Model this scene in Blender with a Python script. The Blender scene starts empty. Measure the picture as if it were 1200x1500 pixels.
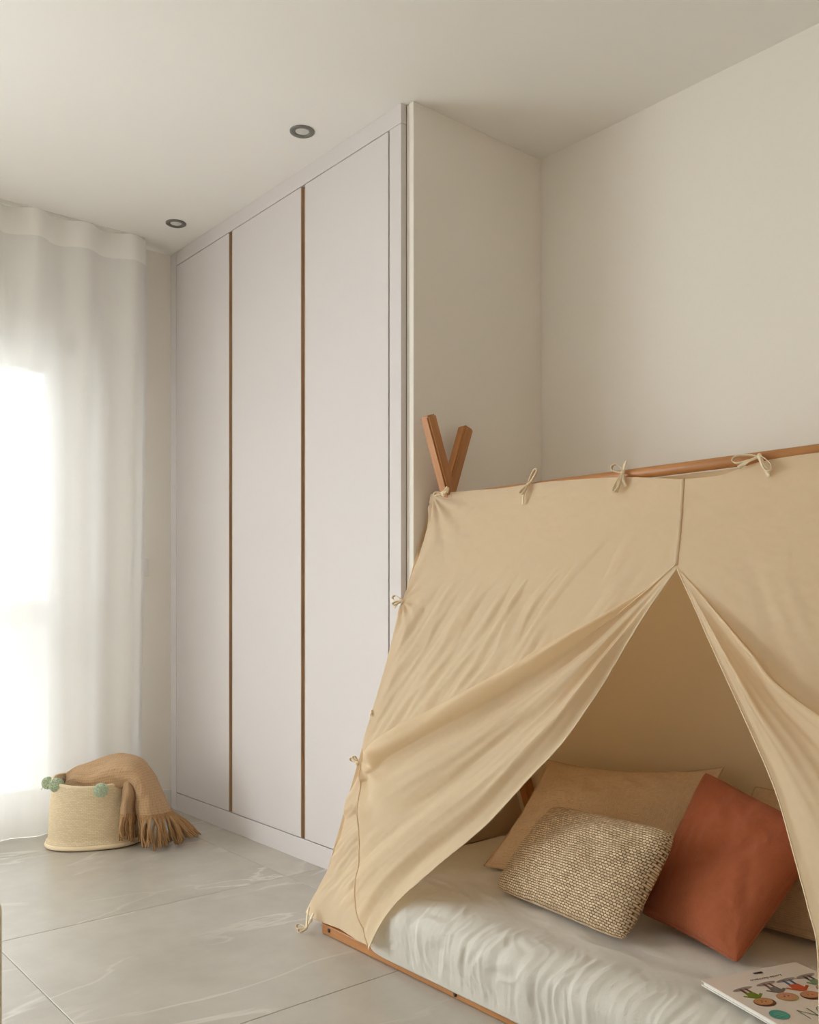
import bpy, bmesh, math, random
import numpy as np
from mathutils import Vector, Matrix

random.seed(7)
S = bpy.context.scene
COL = S.collection

# ------------------------------------------------------------------ camera, world, exposure
F, CX, HZ, CAMH = 1329.0, 600.0, 880.0, 0.975      # focal length in px, horizon row, eye height
YAW = math.radians(39.94)
cam_d = bpy.data.cameras.new('camera')
cam = bpy.data.objects.new('camera', cam_d)
COL.objects.link(cam)
cam_d.sensor_fit = 'HORIZONTAL'
cam_d.sensor_width = 36.0
cam_d.lens = 36.0 * F / 1200.0
cam_d.shift_y = (HZ - 750.0) / 1200.0
cam_d.clip_start = 0.02
cam.location = (0, 0, CAMH)
cam.rotation_euler = (math.pi / 2, 0, -YAW)
S.camera = cam

world = bpy.data.worlds.new('overcast_sky')
S.world = world
world.use_nodes = True
bg = world.node_tree.nodes['Background']
bg.inputs['Color'].default_value = (0.93, 0.965, 1.0, 1)
bg.inputs['Strength'].default_value = 4.0

def portal(loc, rot, sx, sy):
    l = bpy.data.lights.new('window_portal', 'AREA')
    l.shape = 'RECTANGLE'
    l.size, l.size_y = sx, sy
    l.cycles.is_portal = True
    o = bpy.data.objects.new('window_portal', l)
    o.location, o.rotation_euler = loc, rot
    COL.objects.link(o)
portal((-0.62, 4.22, 1.09), (-math.pi / 2, 0, 0), 4.16, 2.18)

S.view_settings.view_transform = 'Standard'
S.view_settings.look = 'None'
S.view_settings.gamma = 1.0
S.view_settings.use_curve_mapping = False
S.view_settings.exposure = 1.65
S.cycles.max_bounces = 16
S.cycles.diffuse_bounces = 10
S.cycles.transmission_bounces = 10
S.cycles.transparent_max_bounces = 16
S.cycles.caustics_reflective = False
S.cycles.caustics_refractive = False
S.cycles.sample_clamp_indirect = 8.0

# ------------------------------------------------------------------ measuring helpers
SN, CS = math.sin(YAW), math.cos(YAW)
def wpt(r, d, z):                                   # right/forward of the photographer's spot -> world
    return Vector((r * CS + d * SN, -r * SN + d * CS, z))
def at_depth(px, py, d):
    return wpt((px - CX) / F * d, d, CAMH - (py - HZ) / F * d)
def at_z(px, py, z):
    return at_depth(px, py, F * (CAMH - z) / (py - HZ))
def at_X(px, py, X):
    return at_depth(px, py, X / (SN + CS * (px - CX) / F))
TX0, TK = 1.490, 0.365                              # slope of the tent front: X = TX0 + TK*z
TN = Vector((-1, 0, TK)).normalized()
def on_tent(px, py):
    t, q = (px - CX) / F, (py - HZ) / F
    d = (TX0 + TK * CAMH) / (SN + CS * t + TK * q)
    return at_depth(px, py, d)

# ------------------------------------------------------------------ noise
_rng = np.random.RandomState(3)
_perm = np.concatenate([_rng.permutation(256)] * 3)
_grad = _rng.uniform(0, 2 * np.pi, 256)
def pn(x, y):                                       # 2-D gradient noise, about -0.7..0.7
    x, y = np.broadcast_arrays(np.asarray(x, float), np.asarray(y, float))
    xi, yi = np.floor(x).astype(int), np.floor(y).astype(int)
    xf, yf = x - xi, y - yi
    u, v = xf * xf * xf * (xf * (xf * 6 - 15) + 10), yf * yf * yf * (yf * (yf * 6 - 15) + 10)
    def g(ix, iy, fx, fy):
        a = _grad[_perm[_perm[ix & 255] + (iy & 255)] & 255]
        return np.cos(a) * fx + np.sin(a) * fy
    return ((1 - u) * (1 - v) * g(xi, yi, xf, yf) + u * (1 - v) * g(xi + 1, yi, xf - 1, yf)
            + (1 - u) * v * g(xi, yi + 1, xf, yf - 1) + u * v * g(xi + 1, yi + 1, xf - 1, yf - 1))
def fbm(x, y, n=3):
    s, a = 0, 1.0
    for i in range(n):
        s = s + a * pn(x * 2 ** i + 17 * i, y * 2 ** i - 9 * i)
        a *= 0.5
    return s
def sstep(a, b, x):
    t = np.clip((np.asarray(x, float) - a) / (b - a), 0, 1)
    return t * t * (3 - 2 * t)

# ------------------------------------------------------------------ materials
def mat(name):
    m = bpy.data.materials.new(name)
    m.use_nodes = True
    nt = m.node_tree
    return m, nt, nt.nodes, nt.links, nt.nodes['Principled BSDF']
def lin(c):                                         # sRGB 0-255 -> linear
    return tuple((x / 255 / 12.92 if x / 255 <= 0.04045 else ((x / 255 + 0.055) / 1.055) ** 2.4) for x in c)
def paint(name, col, rough=0.6, var=0.03, bump=0.02, scale=60, metal=0.0):
    m, nt, N, L, P = mat(name)
    tc = N.new('ShaderNodeTexCoord')
    nz = N.new('ShaderNodeTexNoise'); nz.inputs['Scale'].default_value = scale; nz.inputs['Detail'].default_value = 3
    L.new(tc.outputs['Object'], nz.inputs['Vector'])
    P.inputs['Specular IOR Level'].default_value = 0.35
    mx = N.new('ShaderNodeMixRGB'); mx.inputs[1].default_value = (*[c * (1 - var) for c in col], 1)
    mx.inputs[2].default_value = (*[min(1, c * (1 + var)) for c in col], 1)
    L.new(nz.outputs['Fac'], mx.inputs[0]); L.new(mx.outputs[0], P.inputs['Base Color'])
    P.inputs['Roughness'].default_value = rough; P.inputs['Metallic'].default_value = metal
    if bump:
        b = N.new('ShaderNodeBump'); b.inputs['Strength'].default_value = bump; b.inputs['Distance'].default_value = 0.002
        L.new(nz.outputs['Fac'], b.inputs['Height']); L.new(b.outputs['Normal'], P.inputs['Normal'])
    return m
def wood(name, c1, c2, axis=2, rough=0.42):
    m, nt, N, L, P = mat(name)
    tc = N.new('ShaderNodeTexCoord'); mp = N.new('ShaderNodeMapping')
    sc = [38, 38, 38]; sc[axis] = 2.2
    mp.inputs['Scale'].default_value = sc
    nz = N.new('ShaderNodeTexNoise'); nz.inputs['Scale'].default_value = 1.6; nz.inputs['Detail'].default_value = 5
    nz.inputs['Distortion'].default_value = 0.6
    r = N.new('ShaderNodeValToRGB')
    r.color_ramp.elements[0].position = 0.32; r.color_ramp.elements[0].color = (*c1, 1)
    r.color_ramp.elements[1].position = 0.68; r.color_ramp.elements[1].color = (*c2, 1)
    L.new(tc.outputs['Object'], mp.inputs[0]); L.new(mp.outputs[0], nz.inputs['Vector'])
    L.new(nz.outputs['Fac'], r.inputs[0]); L.new(r.outputs[0], P.inputs['Base Color'])
    P.inputs['Roughness'].default_value = rough
    return m
def cloth(name, col, trans=0.0, weave=900, bump=0.25, var=0.06, slub=True, tint=None):
    m, nt, N, L, P = mat(name)
    tc = N.new('ShaderNodeTexCoord')
    mp = N.new('ShaderNodeMapping'); mp.inputs['Scale'].default_value = (1, 1, 1)
    L.new(tc.outputs['UV'], mp.inputs[0])
    def wv(ax):
        w = N.new('ShaderNodeTexWave'); w.bands_direction = ax; w.inputs['Scale'].default_value = weave / 6.283
        w.inputs['Distortion'].default_value = 1.5; w.inputs['Detail'].default_value = 1
        L.new(mp.outputs[0], w.inputs['Vector']); return w
    a, b = wv('X'), wv('Y')
    ad = N.new('ShaderNodeMath'); ad.operation = 'ADD'
    L.new(a.outputs['Fac'], ad.inputs[0]); L.new(b.outputs['Fac'], ad.inputs[1])
    nz = N.new('ShaderNodeTexNoise'); nz.inputs['Scale'].default_value = 90; nz.inputs['Detail'].default_value = 4
    L.new(tc.outputs['UV'], nz.inputs['Vector'])
    ad2 = N.new('ShaderNodeMath'); ad2.operation = 'MULTIPLY_ADD'; ad2.inputs[1].default_value = 0.4
    L.new(ad.outputs[0], ad2.inputs[0]); L.new(nz.outputs['Fac'], ad2.inputs[2])
    mx = N.new('ShaderNodeMixRGB')
    mx.inputs[1].default_value = (*[c * (1 - var) for c in col], 1); mx.inputs[2].default_value = (*[min(1, c * (1 + var)) for c in col], 1)
    L.new(ad2.outputs[0], mx.inputs[0])
    L.new(mx.outputs[0], P.inputs['Base Color'])
    P.inputs['Roughness'].default_value = 0.92
    P.inputs['Specular IOR Level'].default_value = 0.15
    if 'Sheen Weight' in P.inputs:
        P.inputs['Sheen Weight'].default_value = 0.08
    bp = N.new('ShaderNodeBump'); bp.inputs['Strength'].default_value = bump; bp.inputs['Distance'].default_value = 0.0015
    L.new(ad2.outputs[0], bp.inputs['Height']); L.new(bp.outputs['Normal'], P.inputs['Normal'])
    if trans > 0:
        t = N.new('ShaderNodeBsdfTranslucent'); t.inputs['Color'].default_value = (*(tint or col), 1)
        ms = N.new('ShaderNodeMixShader'); ms.inputs[0].default_value = trans
        out = N['Material Output']
        L.new(P.outputs[0], ms.inputs[1]); L.new(t.outputs[0], ms.inputs[2]); L.new(ms.outputs[0], out.inputs['Surface'])
    return m

M = {}
M['wall'] = paint('wall_paint', (0.82, 0.78, 0.72), 0.85, 0.015, 0.03, 120)
M['ceiling'] = paint('ceiling_paint', (0.85, 0.83, 0.80), 0.9, 0.01, 0.02, 120)
M['trim'] = paint('white_trim', (0.78, 0.76, 0.73), 0.5, 0.01, 0.0)
M['lacquer'] = paint('mauve_grey_lacquer', (0.66, 0.62, 0.615), 0.6, 0.01, 0.0)
M['grout'] = paint('grout', (0.36, 0.325, 0.28), 0.9, 0.05, 0.05, 90)
M['handle_wood'] = wood('walnut_channel', (0.38, 0.25, 0.15), (0.48, 0.34, 0.22), 2, 0.5)
M['dark_gap'] = paint('dark_gap', (0.12, 0.10, 0.09), 0.8, 0.02, 0)
M['oak'] = wood('orange_beech', (0.38, 0.155, 0.045), (0.50, 0.225, 0.075), 1)
M['oak_z'] = wood('orange_beech_pole', (0.36, 0.145, 0.042), (0.48, 0.21, 0.07), 2)
M['metal'] = paint('dark_metal', (0.07, 0.05, 0.04), 0.4, 0.02, 0, metal=0.8)
M['ring'] = paint('grey_ring', (0.20, 0.195, 0.18), 0.35, 0.02, 0, metal=0.4)
M['lens'] = paint('frosted_lens', (0.62, 0.61, 0.58), 0.35, 0.02, 0)
M['pvc'] = paint('white_pvc', (0.80, 0.80, 0.79), 0.35, 0.01, 0)
M['canvas'] = cloth('cream_canvas', (0.83, 0.69, 0.49), 0.38, 1500, 0.15, 0.04, tint=(0.86, 0.66, 0.40))
M['canvas_hem'] = cloth('cream_canvas_hem', (0.78, 0.65, 0.46), 0.0, 1500, 0.15, 0.04)
M['sheet'] = cloth('off_white_linen', (0.74, 0.71, 0.65), 0.0, 1300, 0.7, 0.06)
M['linen_tan'] = cloth('tan_linen', (0.50, 0.36, 0.23), 0.0, 480, 0.8, 0.28)
M['rust'] = cloth('rust_linen', (0.33, 0.096, 0.043), 0.0, 600, 0.6, 0.16)
M['throw'] = cloth('camel_wool', (0.45, 0.295, 0.17), 0.0, 170, 1.0, 0.22)
M['fringe'] = paint('camel_yarn', (0.44, 0.26, 0.125), 0.95, 0.25, 0.6, 300)
M['panel'] = paint('tan_laminate', (0.66, 0.58, 0.44), 0.6, 0.03, 0)
M['facade'] = paint('pale_facade', (0.46, 0.455, 0.45), 0.9, 0.03, 0, 2)
M['terrace'] = paint('terrace_stone', (0.55, 0.53, 0.50), 0.8, 0.05, 0, 8)
M['paper'] = paint('book_paper', (0.80, 0.78, 0.75), 0.7, 0.02, 0)
M['cover'] = paint('book_cover', (0.74, 0.68, 0.61), 0.35, 0.01, 0)

def woven_mat(name, ca, cb, sx, sy, depth, strength):   # chunky basket-weave: offset brick cells with rounded relief
    m, nt, N, L, P = mat(name)
    tc = N.new('ShaderNodeTexCoord')
    br = N.new('ShaderNodeTexBrick'); br.inputs['Scale'].default_value = 1.0
    br.inputs['Brick Width'].default_value = sx; br.inputs['Row Height'].default_value = sy
    br.inputs['Mortar Size'].default_value = sy * 0.16; br.inputs['Mortar Smooth'].default_value = 1.0
    br.inputs['Color1'].default_value = (*ca, 1); br.inputs['Color2'].default_value = (*[(a * 0.6 + b * 0.4) for a, b in zip(ca, cb)], 1)
    br.inputs['Mortar'].default_value = (*cb, 1)
    nz = N.new('ShaderNodeTexNoise'); nz.inputs['Scale'].default_value = 25
    mxv = N.new('ShaderNodeVectorMath'); mxv.operation = 'MULTIPLY_ADD'
    mxv.inputs[1].default_value = (0.006, 0.006, 0)
    L.new(tc.outputs['UV'], nz.inputs['Vector'])
    L.new(nz.outputs['Color'], mxv.inputs[0]); L.new(tc.outputs['UV'], mxv.inputs[2])
    L.new(mxv.outputs[0], br.inputs['Vector'])
    L.new(br.outputs['Color'], P.inputs['Base Color'])
    inv = N.new('ShaderNodeMath'); inv.operation = 'SUBTRACT'; inv.inputs[0].default_value = 1.0
    L.new(br.outputs['Fac'], inv.inputs[1])
    b = N.new('ShaderNodeBump'); b.inputs['Strength'].default_value = strength; b.inputs['Distance'].default_value = depth
    L.new(inv.outputs[0], b.inputs['Height']); L.new(b.outputs['Normal'], P.inputs['Normal'])
    P.inputs['Roughness'].default_value = 0.95
    P.inputs['Specular IOR Level'].default_value = 0.1
    return m
M['boucle'] = woven_mat('beige_chunky_weave', (0.80, 0.62, 0.42), (0.24, 0.15, 0.075), 0.0095, 0.0062, 0.005, 1.0)
M['jute'] = woven_mat('pale_jute', (0.92, 0.77, 0.54), (0.72, 0.56, 0.36), 0.013, 0.007, 0.002, 0.7)
M['jute_rim'] = woven_mat('pale_jute_rim', (0.92, 0.78, 0.56), (0.74, 0.58, 0.39), 0.013, 0.007, 0.002, 0.6)

def pompom_mat():
    m, nt, N, L, P = mat('sage_wool')
    tc = N.new('ShaderNodeTexCoord'); nz = N.new('ShaderNodeTexNoise'); nz.inputs['Scale'].default_value = 160; nz.inputs['Detail'].default_value = 4
    L.new(tc.outputs['Object'], nz.inputs['Vector'])
    r = N.new('ShaderNodeValToRGB')
    r.color_ramp.elements[0].position = 0.35; r.color_ramp.elements[0].color = (0.44, 0.54, 0.38, 1)
    r.color_ramp.elements[1].position = 0.65; r.color_ramp.elements[1].color = (0.72, 0.80, 0.64, 1)
    L.new(nz.outputs['Fac'], r.inputs[0]); L.new(r.outputs[0], P.inputs['Base Color'])
    P.inputs['Roughness'].default_value = 1.0
    b = N.new('ShaderNodeBump'); b.inputs['Strength'].default_value = 1.0; b.inputs['Distance'].default_value = 0.004
    L.new(nz.outputs['Fac'], b.inputs['Height']); L.new(b.outputs['Normal'], P.inputs['Normal'])
    return m
M['pompom'] = pompom_mat()

def tile_mat():
    m, nt, N, L, P = mat('greige_stone_tile')
    geo = N.new('ShaderNodeNewGeometry'); oi = N.new('ShaderNodeObjectInfo')
    off = N.new('ShaderNodeVectorMath'); off.operation = 'MULTIPLY_ADD'
    comb = N.new('ShaderNodeCombineXYZ')
    L.new(oi.outputs['Random'], comb.inputs[0]); L.new(oi.outputs['Random'], comb.inputs[1])
    off.inputs[1].default_value = (13.0, -7.0, 0)
    L.new(comb.outputs[0], off.inputs[0]); L.new(geo.outputs['Position'], off.inputs[2])
    # cloudy body
    n1 = N.new('ShaderNodeTexNoise'); n1.inputs['Scale'].default_value = 3.2; n1.inputs['Detail'].default_value = 8; n1.inputs['Roughness'].default_value = 0.62
    L.new(off.outputs[0], n1.inputs['Vector'])
    r1 = N.new('ShaderNodeValToRGB')
    r1.color_ramp.elements[0].position = 0.3; r1.color_ramp.elements[0].color = (0.43, 0.40, 0.35, 1)
    r1.color_ramp.elements[1].position = 0.72; r1.color_ramp.elements[1].color = (0.53, 0.495, 0.44, 1)
    L.new(n1.outputs['Fac'], r1.inputs[0])
    # thin pale veins: zero set of a stretched, warped noise
    mp = N.new('ShaderNodeMapping'); mp.inputs['Rotation'].default_value = (0, 0, math.radians(38)); mp.inputs['Scale'].default_value = (0.75, 2.0, 1)
    L.new(off.outputs[0], mp.inputs[0])
    n2 = N.new('ShaderNodeTexNoise'); n2.inputs['Scale'].default_value = 1.25; n2.inputs['Detail'].default_value = 6; n2.inputs['Distortion'].default_value = 0.8
    L.new(mp.outputs[0], n2.inputs['Vector'])
    s = N.new('ShaderNodeMath'); s.operation = 'SUBTRACT'; s.inputs[1].default_value = 0.5; L.new(n2.outputs['Fac'], s.inputs[0])
    a = N.new('ShaderNodeMath'); a.operation = 'ABSOLUTE'; L.new(s.outputs[0], a.inputs[0])
    r2 = N.new('ShaderNodeValToRGB')
    r2.color_ramp.elements[0].position = 0.0; r2.color_ramp.elements[0].color = (1, 1, 1, 1)
    r2.color_ramp.elements[1].position = 0.016; r2.color_ramp.elements[1].color = (0, 0, 0, 1)
    L.new(a.outputs[0], r2.inputs[0])
    n3 = N.new('ShaderNodeTexNoise'); n3.inputs['Scale'].default_value = 2.6; n3.inputs['Detail'].default_value = 3
    L.new(off.outputs[0], n3.inputs['Vector'])
    r3 = N.new('ShaderNodeValToRGB'); r3.color_ramp.elements[0].position = 0.40; r3.color_ramp.elements[1].position = 0.62
    L.new(n3.outputs['Fac'], r3.inputs[0])
    mu = N.new('ShaderNodeMath'); mu.operation = 'MULTIPLY'; L.new(r2.outputs[0], mu.inputs[0]); L.new(r3.outputs[0], mu.inputs[1])
    mu2 = N.new('ShaderNodeMath'); mu2.operation = 'MULTIPLY'; mu2.inputs[1].default_value = 0.5; L.new(mu.outputs[0], mu2.inputs[0])
    mx = N.new('ShaderNodeMixRGB'); mx.inputs[2].default_value = (0.76, 0.73, 0.68, 1)
    L.new(mu2.outputs[0], mx.inputs[0]); L.new(r1.outputs[0], mx.inputs[1]); L.new(mx.outputs[0], P.inputs['Base Color'])
    P.inputs['Roughness'].default_value = 0.27
    P.inputs['Specular IOR Level'].default_value = 0.65
    n4 = N.new('ShaderNodeTexNoise'); n4.inputs['Scale'].default_value = 220; n4.inputs['Detail'].default_value = 2
    L.new(geo.outputs['Position'], n4.inputs['Vector'])
    b = N.new('ShaderNodeBump'); b.inputs['Strength'].default_value = 0.06; b.inputs['Distance'].default_value = 0.001
    L.new(n4.outputs['Fac'], b.inputs['Height']); L.new(b.outputs['Normal'], P.inputs['Normal'])
    return m
M['tile'] = tile_mat()

def glass_mat():
    m, nt, N, L, P = mat('window_glass')
    tr = N.new('ShaderNodeBsdfTransparent'); tr.inputs['Color'].default_value = (0.96, 0.97, 0.96, 1)
    gl = N.new('ShaderNodeBsdfGlossy'); gl.inputs['Roughness'].default_value = 0.02
    ms = N.new('ShaderNodeMixShader'); ms.inputs[0].default_value = 0.06
    L.new(tr.outputs[0], ms.inputs[1]); L.new(gl.outputs[0], ms.inputs[2]); L.new(ms.outputs[0], N['Material Output'].inputs['Surface'])
    return m
M['glass'] = glass_mat()
def sheer_mat(name, clear, col):
    m, nt, N, L, P = mat(name)
    tc = N.new('ShaderNodeTexCoord')
    mp = N.new('ShaderNodeMapping'); mp.inputs['Scale'].default_value = (160, 1, 3)
    L.new(tc.outputs['Object'], mp.inputs[0])
    nz = N.new('ShaderNodeTexNoise'); nz.inputs['Scale'].default_value = 1.5; nz.inputs['Detail'].default_value = 2
    L.new(mp.outputs[0], nz.inputs['Vector'])
    mr = N.new('ShaderNodeMapRange'); mr.inputs['To Min'].default_value = clear - 0.012; mr.inputs['To Max'].default_value = clear + 0.012
    L.new(nz.outputs['Fac'], mr.inputs['Value'])
    tr = N.new('ShaderNodeBsdfTransparent'); tr.inputs['Color'].default_value = (1, 1, 1, 1)
    di = N.new('ShaderNodeBsdfDiffuse'); di.inputs['Color'].default_value = (*col, 1)
    tl = N.new('ShaderNodeBsdfTranslucent'); tl.inputs['Color'].default_value = (*col, 1)
    m1 = N.new('ShaderNodeMixShader'); m1.inputs[0].default_value = 0.125
    m2 = N.new('ShaderNodeMixShader')
    L.new(mr.outputs[0], m2.inputs[0])
    L.new(di.outputs[0], m1.inputs[1]); L.new(tl.outputs[0], m1.inputs[2])
    L.new(m1.outputs[0], m2.inputs[1]); L.new(tr.outputs[0], m2.inputs[2])
    L.new(m2.outputs[0], N['Material Output'].inputs['Surface'])
    return m
M['sheer'] = sheer_mat('sheer_voile', 0.056, (0.86, 0.855, 0.845))
M['header'] = sheer_mat('curtain_header', 0.03, (0.95, 0.94, 0.92))

# ------------------------------------------------------------------ object helpers
def tag(o, label=None, cat=None, group=None, kind=None):
    if label: o['label'] = label
    if cat: o['category'] = cat
    if group: o['group'] = group
    if kind: o['kind'] = kind
    return o
def link(name, me, m, parent=None, smooth=False):
    o = bpy.data.objects.new(name, me)
    COL.objects.link(o)
    if m is not None and len(me.materials) == 0:
        me.materials.append(m)
    if parent is not None:
        o.parent = parent
        o.matrix_parent_inverse = Matrix.Translation(-parent.location) if parent.type == 'EMPTY' else Matrix.Identity(4)
    if smooth:
        for p in me.polygons: p.use_smooth = True
    return o
def thing(name, label, cat, loc=(0, 0, 0), group=None):
    o = bpy.data.objects.new(name, None)
    o.empty_display_size = 0.05
    o.location = loc
    COL.objects.link(o)
    return tag(o, label, cat, group)
def box_bm(bm, a, b):
    r = bmesh.ops.create_cube(bm, size=1.0)
    c = [(a[i] + b[i]) / 2 for i in range(3)]
    s = [abs(b[i] - a[i]) for i in range(3)]
    for v in r['verts']:
        v.co = Vector((v.co.x * s[0] + c[0], v.co.y * s[1] + c[1], v.co.z * s[2] + c[2]))
def boxes(name, lst, m, parent=None, bevel=0.0):
    bm = bmesh.new()
    for a, b in lst: box_bm(bm, a, b)
    if bevel:
        bmesh.ops.bevel(bm, geom=list(bm.edges), offset=bevel, segments=2, affect='EDGES', profile=0.5)
    me = bpy.data.meshes.new(name); bm.to_mesh(me); bm.free()
    return link(name, me, m, parent)
def grid_mesh(name, P, m, parent=None, uv=None, closed_u=False):
    """P: array (nu, nv, 3) -> smooth grid; uv: array (nu, nv, 2) in metres"""
    nu, nv = P.shape[:2]
    idx = np.arange(nu * nv).reshape(nu, nv)
    I = idx if not closed_u else np.vstack([idx, idx[:1]])
    f = np.stack([I[:-1, :-1], I[1:, :-1], I[1:, 1:], I[:-1, 1:]], -1).reshape(-1, 4)
    me = bpy.data.meshes.new(name)
    me.from_pydata(P.reshape(-1, 3).tolist(), [], f.tolist())
    if uv is not None:
        U = uv.reshape(-1, 2)
        lay = me.uv_layers.new(name='uv')
        li = np.empty(len(me.loops), int); me.loops.foreach_get('vertex_index', li)
        lay.data.foreach_set('uv', U[li].astype(np.float32).ravel())
    me.polygons.foreach_set('use_smooth', [True] * len(me.polygons))
    return link(name, me, m, parent)
def resample(pts, n):
    """smooth (Catmull-Rom) curve through pts, n samples evenly spaced by length"""
    p = np.array([list(q) for q in pts], float)
    if len(p) > 2:
        e = np.vstack([2 * p[0] - p[1], p, 2 * p[-1] - p[-2]])
        out = []
        for i in range(1, len(e) - 2):
            t = np.linspace(0, 1, 24, endpoint=False)[:, None]
            a, b, c, d = e[i - 1], e[i], e[i + 1], e[i + 2]
            out.append(0.5 * ((2 * b) + (-a + c) * t + (2 * a - 5 * b + 4 * c - d) * t * t + (-a + 3 * b - 3 * c + d) * t ** 3))
        p = np.vstack(out + [p[-1:]])
    s = np.concatenate([[0], np.cumsum(np.linalg.norm(np.diff(p, axis=0), axis=1))])
    q = np.linspace(0, s[-1], n)
    return np.stack([np.interp(q, s, p[:, k]) for k in range(p.shape[1])], 1)
def tube_geo(pts, rad, k=8):
    p = np.array([list(q) for q in pts], float)
    n = len(p)
    r = np.broadcast_to(np.asarray(rad, float), (n,))
    tan = np.gradient(p, axis=0); tan /= np.linalg.norm(tan, axis=1)[:, None] + 1e-12
    up = np.array([0, 0, 1.0]) if abs(tan[0][2]) < 0.9 else np.array([1.0, 0, 0])
    V = []
    nrm = np.cross(tan[0], up); nrm /= np.linalg.norm(nrm)
    for i in range(n):
        nrm = nrm - tan[i] * np.dot(nrm, tan[i]); nrm /= np.linalg.norm(nrm) + 1e-12
        bi = np.cross(tan[i], nrm)
        for j in range(k):
            a = 2 * math.pi * j / k
            V.append(p[i] + r[i] * (math.cos(a) * nrm + math.sin(a) * bi))
    Fc = []
    for i in range(n - 1):
        for j in range(k):
            Fc.append((i * k + j, i * k + (j + 1) % k, (i + 1) * k + (j + 1) % k, (i + 1) * k + j))
    Fc.append(tuple(range(k - 1, -1, -1))); Fc.append(tuple((n - 1) * k + j for j in range(k)))
    return [tuple(v) for v in V], Fc
def mesh_of(name, geos, m, parent=None, smooth=True):
    V, Fc = [], []
    for v, f in geos:
        o = len(V); V += list(v); Fc += [tuple(i + o for i in q) for q in f]
    me = bpy.data.meshes.new(name); me.from_pydata(V, [], Fc)
    return link(name, me, m, parent, smooth)
def ribbon_geo(pts, width, side, thick=0.0012):
    p = np.array([list(q) for q in pts], float)
    tan = np.gradient(p, axis=0); tan /= np.linalg.norm(tan, axis=1)[:, None] + 1e-12
    n = len(p)
    w = np.broadcast_to(np.asarray(width, float), (n,))
    sd = np.array(list(side), float)
    V = []
    for i in range(n):
        s = sd - tan[i] * np.dot(sd, tan[i])
        L_ = np.linalg.norm(s)
        s = s / L_ if L_ > 1e-6 else sd
        nn = np.cross(tan[i], s)
        for a, b in ((-1, -1), (1, -1), (1, 1), (-1, 1)):
            V.append(p[i] + a * s * w[i] / 2 + b * nn * thick)
    Fc = []
    for i in range(n - 1):
        for j in range(4):
            Fc.append((i * 4 + j, i * 4 + (j + 1) % 4, (i + 1) * 4 + (j + 1) % 4, (i + 1) * 4 + j))
    Fc.append((3, 2, 1, 0)); Fc.append(tuple((n - 1) * 4 + j for j in range(4)))
    return [tuple(v) for v in V], Fc

# ================================================================== THE ROOM
H = 2.60
XL, XW, XB = -2.90, 1.88, 2.522          # left wall, wardrobe front, right wall
YF, YN, YW = -1.30, 2.2526, 4.00         # wall behind the photographer, niche side wall, window wall
WX0, WX1, WTOP = -2.70, 1.46, 2.165      # window opening, widened out of view on the left to brighten the room

fl = boxes('floor', [((XL, YF, -0.10), (XB, 4.4, -0.0035))], M['grout'])
tag(fl, 'pale greige stone-look floor laid in large square tiles', kind='structure')
gx, gy = 0.98, 0.887
tile_cache = {}
xs = [0.75 + gx * k for k in range(-4, 3)]
ys = [1.853 + gy * k for k in range(-5, 4)]
for x0 in xs:
    for y0 in ys:
        a, b = max(x0 + 0.001, XL), min(x0 + gx - 0.001, XB)
        c, d = max(y0 + 0.001, YF), min(y0 + gy - 0.001, 4.2)
        if b - a < 0.02 or d - c < 0.02: continue
        key = (round(b - a, 4), round(d - c, 4))
        if key not in tile_cache:
            bm = bmesh.new(); box_bm(bm, (0, 0, -0.009), (key[0], key[1], 0))
            te = [e for e in bm.edges if all(abs(v.co.z) < 1e-6 for v in e.verts)]
            bmesh.ops.bevel(bm, geom=te, offset=0.0012, segments=1, affect='EDGES')
            me = bpy.data.meshes.new('tile'); bm.to_mesh(me); bm.free(); me.materials.append(M['tile'])
            tile_cache[key] = me
        o = bpy.data.objects.new('tile', tile_cache[key]); COL.objects.link(o)
        o.parent = fl; o.location = (a, c, 0)

tag(boxes('ceiling', [((XL, YF, H), (XB, 4.3, H + 0.12))], M['ceiling']), 'plain off-white ceiling', kind='structure')
tag(boxes('wall_right', [((XB, YF, 0), (XB + 0.12, 4.3, H))], M['wall']), 'plain beige wall behind the tent bed', kind='structure')
tag(boxes('wall_left', [((XL - 0.12, YF, 0), (XL, 4.3, H))], M['wall']), 'plain wall out of view to the left', kind='structure')
tag(boxes('wall_front', [((XL, YF - 0.12, 0), (XB, YF, H))], M['wall']), 'plain wall behind the viewpoint', kind='structure')
tag(boxes('wall_niche', [((1.903, YN, 0), (XB, YN + 0.036, H))], M['wall'], bevel=0.002), 'beige side wall closing the niche beside the wardrobe', kind='structure')
tag(boxes('wall_back', [((WX1, YW, 0), (XB, YW + 0.22, H)), ((XL, YW, 0), (WX0, YW + 0.22, H)),
                        ((WX0, YW, WTOP), (WX1, YW + 0.22, H))], M['wall']), 'window wall beside the wardrobe', kind='structure')
tag(boxes('baseboard_back', [((WX1 + 0.002, YW - 0.012, 0), (XW - 0.001, YW, 0.09))], M['trim'], bevel=0.002), 'low white skirting board under the window wall', kind='structure')

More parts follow.
